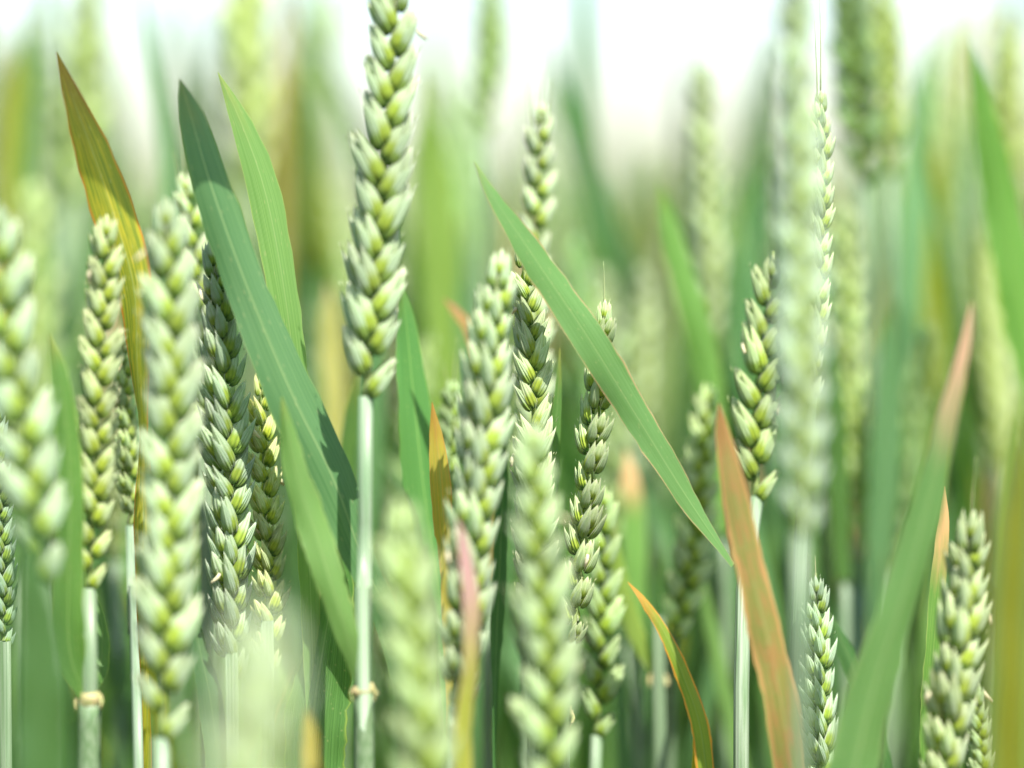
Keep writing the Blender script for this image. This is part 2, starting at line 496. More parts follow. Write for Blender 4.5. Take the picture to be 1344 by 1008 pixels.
def add_ear(root, pts, width, roll, spacing, r, tint, meshes=SPK, awns=0, awn_len=0.02, tint_tip=None):
    A, mats = ear_layout(pts, width, roll, spacing, r)
    base = Vector(A[0])
    loc = base - root.location
    V, F, UV = tube(A - np.array(base), np.linspace(.0012, .0006, len(A)) * width / .015, 6)
    ear = link('ear', mesh('ear', V, F, UV, (M_RACHIS,)), root, loc, tint)
    for i, M in enumerate(mats):
        s = link('spikelet', meshes[r.randrange(len(meshes))], ear, None, None)
        M2 = M.copy(); M2.translation = M.translation - base
        s.matrix_basis = M2
        t = i / len(mats)
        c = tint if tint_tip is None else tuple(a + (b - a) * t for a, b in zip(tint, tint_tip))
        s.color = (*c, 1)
    global ANTHER
    if ANTHER is None: ANTHER = anther_mesh()
    for k in range(r.choice((0, 1, 2, 3)) if meshes is SPK else 0):
        M = mats[r.randrange(2, len(mats) - 2)]
        p = M @ Vector((.0035, r.choice((-1, 1)) * .0022, .0095))
        a = link('anther', ANTHER, ear, p - base)
        a.rotation_euler = (r.uniform(-.9, .9), r.uniform(-.9, .9), r.uniform(0, 6))
    for k in range(awns):
        M = mats[-1 - k]
        d = (M.to_3x3() @ Vector((0, 0, 1))).normalized()
        p = M.translation + d * .0105 * M.to_scale()[2]
        me = awn_mesh(p - base + root.location, (d * .3 + Vector((0, 0, 1))).normalized(), awn_len * r.uniform(.6, 1.1), r, root.location)
        link('awn', me, ear)
    return ear

def wheat(label, ear=None, stem=(), collar=None, leaves=(), group=None, rad=None, name='wheat_plant', stem_tint=(1, 1, 1), seed=0, cat=None, lod=0):
    """ear: dict(pts tip->base px, d or (d_tip, d_base), w px, roll deg, tint...); stem: px points below the ear (x, y, d)"""
    r = random.Random(hash(label) % 9999 if False else sum(map(ord, label)) + seed)
    S_ = [at(*p) for p in stem]
    low = S_[-1] if S_ else None
    if ear:
        pp = ear['pts']; d = ear['d']
        d0, d1 = d if isinstance(d, tuple) else (d, d)
        E = [at(x, y, d0 + (d1 - d0) * i / max(1, len(pp) - 1)) for i, (x, y) in enumerate(pp)]
        if low is None:
            b = E[-1]; low = b + (b - E[0]).normalized() * .05
            S_ = [low]
        dd = (d0 + d1) / 2
    else:
        dd = stem[0][2]
    lean = (S_[-2] - S_[-1]) if len(S_) > 1 else (E[-1] - S_[-1])
    lean = lean / max(.02, abs(lean.z))
    g = Vector((low.x - lean.x * low.z * .35, low.y - lean.y * low.z * .2 + r.uniform(-.01, .01), 0))
    root = thing(name, label, cat or ('wheat plant' if ear else 'wheat shoot'), g, group)
    if rad is None: rad = 0.0017
    if ear:
        add_stem(root, E[-1], S_[::-1], r, rad, g, stem_tint)
        add_ear(root, E[::-1], ear['w'] * .92 * dd / FPX, math.radians(ear.get('roll', 0)), ear.get('sp', ear['w'] * .66) * dd / FPX, r,
                ear.get('tint', (1, 1, 1)), SPK_MID if lod else SPK, ear.get('awns', 0), ear.get('awn_len', .02), ear.get('tint_tip'))
    else:
        add_stem(root, S_[0], S_[1:][::-1], r, rad, g, stem_tint)
    if collar:
        cp = at(*collar)
        add_collar(root, cp, rad * 1.08, r)
        low_pts = [p for p in S_ if p.z < cp.z - .004][:1] or [g]
        P = spline([tuple(cp), tuple(low_pts[0]), tuple(low_pts[0] + (low_pts[0] - cp) * .6)], 10) - np.array(root.location)
        V, F, UV = tube(P, np.linspace(rad * 1.24, rad * 1.4, 10), 11)
        link('leaf_sheath', mesh('leaf_sheath', V, F, [(u, v * 4) for u, v in UV], (M_STEM,)), root, None, (.95, 1.0, .9))
    for lf in leaves:
        lf = dict(lf); add_leaf(root, lf.pop('c'), lf.pop('mat'), r, **lf)
    return root

PALE = (1.15, 1.15, 1.15); GLAU = (0.72, 0.86, 0.92); YEL = (1.12, 1.06, 0.82); SOFT = (1.0, 1.05, 1.0); DEEP = (0.7, 0.78, 0.62)

# --- ears in and near the plane of focus
wheat('tall wheat ear above a bare pale stalk, a light leaf rising left from its collar',
      dict(pts=[(522, -38), (512, 120), (494, 330), (480, 520)], d=.575, w=82, roll=6, sp=51, tint=SOFT),
      stem=[(479, 700, .575), (478, 905, .575), (478, 1080, .577)], collar=(478, 905, .575), rad=.0019, stem_tint=(1.15, 1.15, 1.2),
      leaves=[dict(c=[(370, 520, .573, 1, 0), (376, 560, .573, 22, -8), (388, 620, .573, 38, -10), (414, 700, .572, 48, -12), (448, 810, .571, 40, -10), (475, 903, .574, 16, 10)], mat='light')])
wheat('sharp grey green wheat ear whose tip hides behind the broad slanting leaf',
      dict(pts=[(278, 318), (290, 450), (300, 640), (304, 890)], d=(.594, .598), w=64, roll=40, sp=42, tint=(0.86, 0.93, 0.95)), stem=[(306, 1060, .598)])
wheat('small sharp yellowish wheat ear with whitish tip, just right of the grey green ear',
      dict(pts=[(342, 488), (346, 600), (352, 760), (352, 880)], d=.606, w=46, roll=35, sp=38, tint=(1.12, 1.1, .86), tint_tip=(1.5, 1.35, 1.0)), stem=[(352, 1060, .606)])
wheat('broad soft wheat ear just left of the sharp grey green ear, reaching the bottom',
      dict(pts=[(216, 262), (222, 400), (224, 620), (212, 968)], d=(.556, .552), w=82, roll=4, sp=52, tint=SOFT), stem=[(211, 1100, .552)], rad=.0022, stem_tint=(1.05, 1.08, 1.1))
wheat('yellow based wheat ear with straw coloured stalk collar and a leaf folding up beside it',
      dict(pts=[(140, 285), (134, 420), (126, 600), (116, 772)], d=.575, w=56, roll=12, sp=38, tint=(1.08, 1.06, .85)),
      stem=[(112, 850, .575), (118, 916, .575), (116, 1080, .577)], collar=(118, 916, .575), rad=.0021,
      leaves=[dict(c=[(64, 438, .566, 1, 0), (80, 500, .566, 26, -10), (92, 620, .567, 38, -10), (90, 760, .568, 44, -5), (92, 850, .57, 46, 10), (110, 912, .574, 16, 40)], mat='green', tint=(1.15, 1.15, 1)),
              dict(c=[(124, 778, .592, 1, 0), (134, 820, .59, 16, 20), (132, 870, .586, 26, 30), (122, 912, .578, 12, 40)], mat='green')])
wheat('thin small wheat ear showing between the rusty leaf and the yellow based ear',
      dict(pts=[(160, 440), (165, 560), (172, 690)], d=.622, w=36, roll=50, sp=28, tint=(1.05, 1.1, .85)), stem=[(176, 850, .622), (184, 1080, .622)], rad=.0015, stem_tint=(1.1, 1.1, 1.2))
wheat('pale wheat ear half hidden between the broad soft ear and the grey green ear',
      dict(pts=[(240, 225), (256, 330), (268, 480), (272, 690)], d=.635, w=52, roll=20, sp=42, tint=PALE, awns=2, awn_len=.016), stem=[(272, 900, .63)])
wheat('wheat plant with a big blurred ear cut by the left edge of the picture',
      dict(pts=[(-10, 262), (8, 420), (36, 600), (58, 765)], d=.535, w=82, roll=0, sp=62, tint=(.98, 1.06, 1.06)), stem=[(76, 900, .53), (80, 1080, .53)])
wheat('sliver of a wheat ear at the left edge, below the big blurred ear',
      dict(pts=[(-12, 500), (-3, 640), (4, 850)], d=.60, w=40, roll=40, tint=GLAU), stem=[(8, 940, .60), (8, 1080, .60)])
wheat('soft thick wheat ear leaning left, with a lilac leaf at its foot',
      dict(pts=[(658, 330), (640, 480), (622, 680), (598, 925)], d=(.572, .565), w=74, roll=52, sp=48, tint=SOFT), stem=[(590, 1060, .565)])
wheat('sharp wheat ear just below the diagonal leaf, yellow green kernels in two neat rows',
      dict(pts=[(684, 318), (696, 440), (702, 620), (700, 830)], d=.60, w=54, roll=10, sp=38, tint=(1.1, 1.1, .98)), stem=[(700, 1060, .60)])
wheat('wheat plant with a whiskered ear tip standing above the diagonal leaf against white sky',
      dict(pts=[(711, 134), (707, 230), (702, 400), (700, 620)], d=.645, w=46, roll=14, sp=40, tint=PALE, awns=4, awn_len=.018), stem=[(690, 1060, .645)])
wheat('wheat plant with a blurred ear in front of and below the sharp double rowed ear',
      dict(pts=[(699, 560), (706, 700), (716, 860), (724, 1060)], d=.535, w=76, roll=8, sp=50, tint=(.92, 1.0, .85)), stem=[(726, 1140, .535)])
wheat('sharp slender wheat ear leaning right under the diagonal leaf, one bristle on top',
      dict(pts=[(794, 392), (784, 520), (768, 680), (751, 842)], d=.598, w=50, roll=-58, sp=44, tint=(1.05, 1.08, .88), awns=1, awn_len=.014),
      stem=[(744, 936, .598), (738, 1080, .598)], collar=(741, 936, .598), rad=.0013)
wheat('wheat plant with a soft ear just right of and behind the slender ear, ending low',
      dict(pts=[(792, 640), (790, 760), (788, 860), (783, 965)], d=.635, w=54, roll=5, sp=44, tint=(.88, 1.0, .72)), stem=[(778, 1080, .635)])
wheat('dark edged wheat ear whose white stalk carries the broad diagonal leaf with tan margin',
      dict(pts=[(1016, 330), (1004, 440), (992, 560), (992, 656)], d=.622, w=66, roll=4, sp=46, tint=(1.0, 1.05, .8)),
      stem=[(980, 740, .615), (974, 800, .60), (973, 900, .598), (972, 1080, .598)], rad=.0021, stem_tint=(1.3, 1.25, 1.35),
      leaves=[dict(c=[(622, 212, .585, 1, 0), (650, 262, .585, 22, 5), (700, 336, .587, 44, 8), (770, 440, .59, 54, 12), (838, 550, .594, 44, 18), (900, 650, .597, 30, 30), (962, 742, .60, 9, 40)], mat='tanedge', fold=.12)])
wheat('wheat plant with a single clear ear tip rising beside the big pale blurred ear',
      dict(pts=[(1077, 122), (1076, 220), (1072, 360), (1064, 520)], d=.608, w=42, roll=55, sp=31, tint=(1.1, 1.15, .95), awns=2, awn_len=.03), stem=[(1040, 1060, .62)])
wheat('big pale wheat ear too close for focus, running off the top right of centre',
      dict(pts=[(1042, -40), (1046, 200), (1052, 440), (1050, 700)], d=(.492, .497), w=68, roll=15, sp=48, tint=(1.2, 1.25, 1.5)), stem=[(1050, 860, .497), (1052, 1080, .497)])
wheat('low bluish white wheat ear tip between the orange brown leaf and wide green leaf',
      dict(pts=[(1070, 752), (1073, 850), (1076, 950), (1078, 1060)], d=.606, w=50, roll=52, sp=36, tint=(1.0, 1.12, 1.15), awns=1, awn_len=.008), stem=[(1078, 1140, .608)])
wheat('fat wheat ear leaning left near the bottom right corner, hair thin bristle above',
      dict(pts=[(1276, 672), (1266, 780), (1250, 900), (1232, 1060)], d=.572, w=70, roll=48, sp=46, tint=(1.08, 1.1, .95), awns=1, awn_len=.022), stem=[(1228, 1140, .572)])
wheat('smaller wheat ear in the bottom right corner, right of the fat leaning ear',
      dict(pts=[(1272, 880), (1284, 960), (1290, 1060)], d=.585, w=34, roll=30, tint=(.95, 1.05, .85)), stem=[(1290, 1140, .585)])
wheat('wheat ear dissolved in blur at the bottom edge, below the grey green ear',
      dict(pts=[(336, 790), (334, 900), (330, 1100)], d=.378, w=108, roll=20, tint=(1.25, 1.25, 1.4)), stem=[(330, 1200, .385)])
wheat('wheat plant with a pale green blurred ear low in front, left of the lilac leaf',
      dict(pts=[(526, 660), (536, 800), (548, 940), (556, 1080)], d=.50, w=84, roll=20, tint=(1.02, 1.1, .85)), stem=[(556, 1160, .50)])
wheat('wheat plant with a small bristly ear peeping out left of the soft thick ear',
      dict(pts=[(596, 498), (590, 580), (582, 720)], d=.64, w=38, roll=40, tint=(.95, 1.08, .85), awns=3, awn_len=.014), stem=[(580, 1060, .64)])
# --- ears a little behind
wheat('out of focus wheat ear with bright stalk collar, right of the big pale ear',
      dict(pts=[(1108, 270), (1112, 400), (1120, 560), (1124, 715)], d=.72, w=46, roll=5, tint=(1.1, 1.15, .9)), stem=[(1125, 780, .72), (1126, 1060, .72)], collar=(1125, 724, .72), rad=.0024, stem_tint=(1.2, 1.2, 1.2))
wheat('out of focus wheat ear leaning left under the lower end of the diagonal leaf',
      dict(pts=[(932, 505), (920, 620), (904, 740), (884, 838)], d=.655, w=50, roll=8, tint=(1.25, 1.3, 1.0)), stem=[(880, 900, .665), (878, 1060, .665)])
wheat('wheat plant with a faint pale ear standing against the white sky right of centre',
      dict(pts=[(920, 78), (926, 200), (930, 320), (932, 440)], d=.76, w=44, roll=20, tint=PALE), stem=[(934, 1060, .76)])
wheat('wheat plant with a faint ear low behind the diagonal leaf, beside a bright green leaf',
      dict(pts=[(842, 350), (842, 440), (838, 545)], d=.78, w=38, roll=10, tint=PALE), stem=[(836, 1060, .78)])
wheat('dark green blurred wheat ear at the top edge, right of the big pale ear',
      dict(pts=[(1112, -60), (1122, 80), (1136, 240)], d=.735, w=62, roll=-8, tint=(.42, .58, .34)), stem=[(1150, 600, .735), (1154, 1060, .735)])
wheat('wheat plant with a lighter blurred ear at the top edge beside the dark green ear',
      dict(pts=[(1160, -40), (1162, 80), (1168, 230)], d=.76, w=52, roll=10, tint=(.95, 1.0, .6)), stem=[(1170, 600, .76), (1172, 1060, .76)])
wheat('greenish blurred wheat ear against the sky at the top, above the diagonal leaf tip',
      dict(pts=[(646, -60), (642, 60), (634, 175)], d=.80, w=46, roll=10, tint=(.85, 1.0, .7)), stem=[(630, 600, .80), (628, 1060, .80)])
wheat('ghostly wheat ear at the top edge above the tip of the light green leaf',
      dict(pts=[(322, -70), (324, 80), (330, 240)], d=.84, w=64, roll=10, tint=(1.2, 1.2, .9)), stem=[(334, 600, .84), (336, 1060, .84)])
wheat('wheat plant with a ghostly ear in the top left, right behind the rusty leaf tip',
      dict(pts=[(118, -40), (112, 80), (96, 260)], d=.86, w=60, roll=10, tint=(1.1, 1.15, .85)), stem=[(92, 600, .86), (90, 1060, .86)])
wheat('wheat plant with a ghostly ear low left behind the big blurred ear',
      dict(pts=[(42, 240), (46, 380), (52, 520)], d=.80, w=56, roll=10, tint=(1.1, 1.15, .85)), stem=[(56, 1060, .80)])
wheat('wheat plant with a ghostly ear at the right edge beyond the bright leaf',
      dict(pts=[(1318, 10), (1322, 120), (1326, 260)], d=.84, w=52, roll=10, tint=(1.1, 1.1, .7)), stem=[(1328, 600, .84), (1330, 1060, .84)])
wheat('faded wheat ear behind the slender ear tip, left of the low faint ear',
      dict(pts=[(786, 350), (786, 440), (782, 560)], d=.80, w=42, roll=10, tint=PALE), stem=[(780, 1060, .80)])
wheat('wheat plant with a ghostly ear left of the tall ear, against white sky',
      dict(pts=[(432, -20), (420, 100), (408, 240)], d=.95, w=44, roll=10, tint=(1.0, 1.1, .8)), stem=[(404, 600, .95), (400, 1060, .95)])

# --- shoots known by their leaves
def shoot(label, ctrl, mat, stem, **kw):
    col = kw.pop('collar', None)
    rad = kw.pop('rad', .0016)
    return wheat(label, None, stem=stem, leaves=[dict(c=ctrl, mat=mat, **kw)], name='wheat_shoot', collar=col, rad=rad)

shoot('yellow green wheat leaf turning rusty at its pointed tip, leftmost of the tall leaves',
      [(74, 68, .585, 1, 0), (96, 130, .585, 30, -8), (122, 200, .586, 54, -12), (152, 290, .588, 66, -15), (176, 380, .59, 52, -20), (180, 480, .592, 34, -35), (186, 590, .594, 18, -50), (190, 760, .596, 20, 50), (196, 1060, .60, 14, 40)],
      'rusty', [(196, 1060, .60), (198, 1120, .60)], tint=(1.2, 1.2, 1.2))
shoot('wheat shoot with the broadest blue green leaf, slanting down right across the grey green ear',
      [(236, 103, .583, 1, 0), (250, 150, .583, 38, -8), (276, 240, .583, 58, -8), (322, 370, .584, 66, -5), (380, 510, .585, 80, 10), (438, 630, .587, 78, 18), (478, 740, .590, 44, 40), (520, 840, .595, 30, 50), (560, 1060, .60, 14, 50)],
      'blue', [(562, 1060, .60), (564, 1120, .60)], fold=.3, k_px=.84)
shoot('light green glowing wheat leaf just right of the broadest leaf, pointed tip against the sky',
      [(286, 95, .60, 1, 0), (318, 165, .60, 34, 8), (350, 260, .60, 52, 8), (376, 400, .60, 50, 10), (392, 540, .602, 42, 15), (404, 690, .604, 34, 20), (416, 1060, .606, 16, 30)],
      'light', [(418, 1060, .606), (419, 1120, .606)])
shoot('sharp, finely veined upright green wheat leaf just right of the bare pale stalk',
      [(525, 366, .622, 1, 0), (534, 430, .622, 32, 10), (544, 530, .622, 52, 12), (556, 640, .622, 56, 12), (570, 740, .622, 46, 18), (584, 850, .622, 26, 35), (596, 1060, .622, 14, 40)],
      'blue', [(596, 1060, .622), (597, 1120, .622)], tint=(1, 1.2, .75))
shoot('wheat shoot with a short bright orange leaf tip beside the soft thick ear',
      [(567, 528, .606, 1, 0), (572, 570, .606, 20, 10), (578, 630, .606, 32, 12), (582, 690, .608, 28, 20), (588, 760, .61, 22, 30), (594, 1060, .612, 12, 30)],
      'orange', [(594, 1060, .612), (595, 1120, .612)])
shoot('wheat shoot with a narrow lilac pink leaf, yellow towards its base, low in the centre',
      [(600, 678, .545, 1, 0), (609, 720, .545, 16, 20), (619, 790, .546, 24, 25), (620, 860, .547, 25, 25), (612, 930, .548, 28, 20), (606, 1080, .55, 34, 20)],
      'pink', [(604, 1090, .55), (604, 1140, .55)], tint=(1.05, 1.2, 1.05))
shoot('wheat shoot with a thin curved leaf edged in orange at the bottom, right of centre',
      [(824, 764, .59, 1, 0), (846, 790, .59, 12, 10), (872, 830, .59, 18, 15), (898, 890, .59, 24, 15), (920, 960, .59, 28, 15), (934, 1080, .59, 30, 15)],
      'edged', [(936, 1090, .59), (936, 1140, .59)])
shoot('wheat shoot with a stiff orange brown leaf leaning left across the white stalk',
      [(943, 528, .567, 1, 0), (950, 575, .567, 24, 8), (968, 660, .567, 42, 10), (994, 780, .568, 50, 10), (1022, 900, .569, 54, 12), (1050, 1080, .57, 48, 15)],
      'brown', [(1056, 1090, .57), (1058, 1140, .57)], tint=(.92, .92, .88))
shoot('wide green wheat leaf at the lower right, curving up to a tan tip',
      [(1276, 396, .545, 1, 0), (1268, 450, .545, 18, 30), (1246, 550, .545, 28, 40), (1218, 660, .545, 42, 35), (1186, 780, .545, 56, 25), (1148, 900, .545, 74, 15), (1106, 1080, .545, 92, 10)],
      'tantip', [(1100, 1095, .545), (1100, 1140, .545)], tint=(1.0, .93, 1.1))
shoot('wheat shoot with a bright green leaf entering from the right edge near the top',
      [(1274, 50, .70, 1, 0), (1286, 120, .70, 28, 10), (1306, 220, .70, 50, 12), (1330, 340, .70, 66, 12), (1356, 460, .70, 66, 15), (1390, 640, .70, 40, 20)],
      'light', [(1396, 650, .70), (1400, 1100, .70)], tint=(.75, .9, .5))
shoot('wheat shoot with a blurred bright leaf behind the diagonal leaf, dark at its tip',
      [(866, 236, .70, 1, 0), (878, 290, .70, 28, 10), (896, 360, .70, 40, 10), (918, 440, .70, 44, 10), (938, 540, .70, 34, 15), (950, 700, .70, 20, 20)],
      'light', [(950, 710, .70), (952, 1080, .70)], tint=(.85, .95, .7))
shoot('long dark blurred wheat leaf slanting down from the sky beside the whiskered ear',
      [(724, 40, .80, 1, 0), (742, 130, .80, 30, 10), (772, 220, .80, 36, 10), (804, 310, .80, 34, 10), (828, 420, .80, 26, 15), (850, 640, .80, 18, 15)],
      'dark', [(852, 660, .80), (852, 1080, .80)])
shoot('dark upright blurred wheat leaf cut by the top edge near the whiskered ear',
      [(766, -90, .86, 4, 0), (766, 40, .86, 26, 10), (770, 160, .86, 26, 10), (776, 320, .86, 22, 10), (780, 600, .86, 16, 20)],
      'dark', [(780, 620, .86), (780, 1080, .86)], tint=(1.2, 1.3, 1.2))
shoot('wheat shoot with a wide dim green leaf very near in the bottom left corner',
      [(30, 650, .47, 4, 0), (42, 760, .47, 50, 10), (54, 880, .47, 84, 10), (62, 1100, .47, 96, 10)],
      'dark', [(64, 1110, .47), (64, 1160, .47)], tint=(.85, .85, .72))
shoot('broad strongly ribbed wheat leaf at the bottom, left of the bare pale stalk',
      [(448, 680, .604, 2, 0), (440, 760, .604, 46, -20), (424, 850, .604, 74, -22), (410, 950, .604, 92, -25), (402, 1090, .604, 84, -25)],
      'green', [(400, 1100, .604), (400, 1150, .604)], fold=.5, tint=(.95, 1.05, 1.0))
shoot('wheat shoot with an olive yellow leaf standing along the right edge',
      [(1344, 530, .46, 4, 0), (1338, 640, .46, 44, 10), (1330, 760, .46, 58, 10), (1326, 1090, .46, 64, 10)],
      'olive', [(1326, 1100, .46), (1326, 1150, .46)], tint=(.62, .66, .7))
shoot('wheat shoot with a little tan leaf tip left of the fat leaning ear',
      [(1240, 638, .60, 1, 0), (1238, 690, .60, 18, 10), (1232, 770, .60, 24, 20), (1222, 900, .60, 26, 20), (1214, 1090, .60, 22, 20)],
      'tantip', [(1212, 1100, .60), (1212, 1150, .60)], tint=(1.2, 1.1, .9))
shoot('wheat shoot with a narrow dark leaf between the soft thick ear and the blurred ear',
      [(662, 560, .615, 2, 0), (660, 640, .615, 18, 10), (656, 740, .615, 22, 10), (652, 830, .615, 20, 15), (650, 920, .615, 8, 30), (650, 1080, .615, 6, 30)],
      'dark', [(650, 1090, .615), (650, 1150, .615)], tint=(1.1, 1.2, 1.1))
shoot('wheat shoot with a narrow pointed green blade upright right of the sharp double rowed ear',
      [(735, 456, .61, 1, 0), (733, 510, .61, 11, 10), (729, 580, .61, 17, 10), (726, 680, .61, 16, 10), (724, 1080, .61, 14, 10)],
      'green', [(724, 1090, .61), (724, 1150, .61)])
shoot('wheat shoot with a dim leaf behind the bare pale stalk and left of it',
      [(470, 480, .65, 2, 0), (462, 540, .65, 22, 10), (452, 640, .65, 28, 10), (440, 760, .65, 24, 20), (430, 1080, .65, 14, 20)],
      'green', [(430, 1090, .65), (430, 1150, .65)], tint=(.8, .8, .7))
shoot('grey green wheat leaf low right of the broad soft ear, leaning right',
      [(252, 790, .60, 2, 0), (262, 850, .60, 26, 20), (278, 930, .60, 36, 20), (296, 1090, .60, 36, 20)],
      'blue', [(298, 1100, .60), (298, 1150, .60)], tint=(.8, .8, .8))
shoot('yellow green wheat leaf sinking to a pale collar beside the thin orange edged leaf',
      [(806, 690, .655, 2, 0), (812, 750, .655, 22, 10), (828, 810, .655, 26, 15), (848, 860, .655, 20, 20), (862, 886, .655, 10, 30)],
      'light', [(863, 888, .655), (866, 1080, .655)], collar=(863, 888, .655), tint=(1.3, 1.05, .7))
shoot('rusty wheat leaf tip poking out high up at the left of the soft thick ear',
      [(582, 392, .66, 1, 0), (600, 410, .66, 14, 10), (620, 440, .66, 20, 15), (636, 520, .66, 18, 20), (640, 760, .66, 14, 20)],
      'brown', [(640, 780, .66), (640, 1080, .66)])
shoot('wheat shoot with a pale yellow blurred leaf between the broadest leaf and the tall ear',
      [(430, 370, .74, 2, 0), (434, 430, .74, 34, 10), (440, 520, .74, 38, 10), (446, 700, .74, 30, 10)],
      'olive', [(446, 720, .74), (446, 1080, .74)], tint=(1.5, 1.4, 7.0))
shoot('wheat shoot with a wide yellow green blurred leaf right of the tall ear',
      [(556, 90, .78, 2, 0), (566, 200, .78, 44, 10), (576, 320, .78, 60, 10), (584, 460, .78, 56, 10), (590, 700, .78, 40, 10)],
      'light', [(590, 720, .78), (590, 1080, .78)], tint=(1.1, .95, .6))
shoot('wheat shoot with a small tan leaf low behind the thin curved leaf',
      [(822, 590, .70, 1, 0), (828, 640, .70, 30, 10), (834, 720, .70, 38, 10), (838, 900, .70, 26, 10)],
      'tantip', [(838, 920, .70), (838, 1080, .70)], tint=(1.4, 1.3, 1.2))
shoot('small yellow wheat leaf tip rising from the bottom edge below the thin curved leaf',
      [(912, 950, .592, 1, 0), (914, 980, .592, 12, 10), (916, 1080, .592, 20, 10)],
      'olive', [(916, 1090, .592), (916, 1140, .592)])
shoot('shaded wheat leaf low between the short bluish ear and the wide green leaf',
      [(1084, 800, .625, 2, 0), (1104, 840, .625, 22, 10), (1126, 890, .625, 30, 15), (1150, 960, .625, 30, 20), (1170, 1090, .625, 24, 20)],
      'dark', [(1172, 1100, .625), (1172, 1150, .625)])
shoot('small blurred orange leaf tip at the bottom edge, left of the bare pale stalk',
      [(404, 930, .535, 1, 0), (408, 970, .535, 22, 10), (414, 1090, .535, 40, 10)],
      'orange', [(414, 1100, .535), (414, 1150, .535)])

for lab, ctrl, mat, tint in (
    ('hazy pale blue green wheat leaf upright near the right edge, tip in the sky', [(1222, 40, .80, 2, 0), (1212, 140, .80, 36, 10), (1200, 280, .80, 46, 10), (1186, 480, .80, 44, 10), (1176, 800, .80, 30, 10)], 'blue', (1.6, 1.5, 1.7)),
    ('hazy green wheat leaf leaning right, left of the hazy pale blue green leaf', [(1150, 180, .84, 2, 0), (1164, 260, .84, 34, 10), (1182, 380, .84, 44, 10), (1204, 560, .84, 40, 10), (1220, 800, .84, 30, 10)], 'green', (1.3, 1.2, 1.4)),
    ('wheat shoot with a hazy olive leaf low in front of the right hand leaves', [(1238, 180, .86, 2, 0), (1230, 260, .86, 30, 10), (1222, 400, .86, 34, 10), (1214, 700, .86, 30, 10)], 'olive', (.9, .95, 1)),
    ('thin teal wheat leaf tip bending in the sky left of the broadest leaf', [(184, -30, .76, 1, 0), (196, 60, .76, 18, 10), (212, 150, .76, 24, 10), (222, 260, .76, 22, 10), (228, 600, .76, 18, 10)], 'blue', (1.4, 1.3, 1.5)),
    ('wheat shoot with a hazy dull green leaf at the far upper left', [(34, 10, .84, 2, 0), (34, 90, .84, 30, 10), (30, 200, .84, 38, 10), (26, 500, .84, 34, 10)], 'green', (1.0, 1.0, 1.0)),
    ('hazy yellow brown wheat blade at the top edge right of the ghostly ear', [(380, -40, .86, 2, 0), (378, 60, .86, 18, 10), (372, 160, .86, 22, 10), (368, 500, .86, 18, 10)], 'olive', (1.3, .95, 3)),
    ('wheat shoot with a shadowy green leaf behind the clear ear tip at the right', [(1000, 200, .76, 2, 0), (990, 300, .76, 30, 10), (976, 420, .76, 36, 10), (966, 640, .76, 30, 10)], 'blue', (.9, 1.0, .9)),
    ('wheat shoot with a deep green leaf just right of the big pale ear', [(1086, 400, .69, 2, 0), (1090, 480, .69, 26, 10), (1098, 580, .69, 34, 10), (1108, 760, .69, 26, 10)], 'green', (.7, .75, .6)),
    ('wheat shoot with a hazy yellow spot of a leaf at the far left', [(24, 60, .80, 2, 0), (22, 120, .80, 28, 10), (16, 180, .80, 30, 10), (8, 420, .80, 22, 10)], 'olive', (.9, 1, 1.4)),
):
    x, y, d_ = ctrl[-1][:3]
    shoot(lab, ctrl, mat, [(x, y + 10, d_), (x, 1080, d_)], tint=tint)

# a neighbour standing outside the left edge; its long flag leaf bends over and shades two leaf tips
def shading_shoot():
    r = random.Random(3)
    k = .075
    c1 = at(96, 112, .585) + SUNV * k; c2 = at(256, 158, .583) + SUNV * k
    dv = (c2 - c1)
    foot = c1 - dv * 3.2; foot.z = 0
    top = Vector((foot.x, foot.y, c1.z - .05))
    root = thing('wheat_shoot', 'wheat shoot outside the left edge, its long leaf bending over the tall leaf tips', 'wheat shoot', foot)
    add_stem(root, top, [Vector((foot.x, foot.y, .4))], r, .0016, foot)
    e = c2 + dv * .4
    C = [(*(e - Vector((0, 0, .012))), .001, 0), (*(c2 + dv * .2), .016, 0), (*c2, .0195, 0), (*c1, .0165, 0), (*(c1 - dv * 1.6 + Vector((0, 0, .004))), .018, 0), (*(top + Vector((.006, 0, .02))), .012, 0), (*top, .005, 0)]
    V, F, UV = ribbon([tuple(c) for c in C], 'green', r, eye=CAMP + SUNV * 50, wob=.02, fold=.08)
    link('leaf', mesh('leaf', [v - root.location for v in V], F, UV, (LM['green'],)), root)
shading_shoot()

# --- soft leaf blades filling the gaps low between the stalks
rl = random.Random(31)
for k in range(70):
    dd = rl.uniform(.685, .86)
    x0 = ((k * 29) % 70 + rl.random()) / 70 * 1440 - 48
    yt = rl.uniform(270, 780)
    ln = rl.choice((1, 1, 2.2)) * rl.uniform(-75, 75)
    wd = rl.uniform(18, 44)
    xb = x0 + ln
    shoot('soft out of focus green leaf blade standing low among the stalks',
          [(x0, yt, dd, 1, 0), (x0 + ln * .15, yt + 90, dd, wd * .7, rl.uniform(0, 40)), (x0 + ln * .45, yt + 230, dd, wd, rl.uniform(0, 40)),
           (xb - ln * .2, yt + 420, dd, wd * .8, 20), (xb, max(1080, yt + 600), dd, wd * .4, 30)],
          rl.choice(('green', 'blue', 'light', 'blue', 'dark', 'light', 'green', 'blue', 'tantip')), [(xb, max(1085, yt + 605), dd), (xb, max(1140, yt + 660), dd)])['group'] = 'soft leaf blades between the stalks'

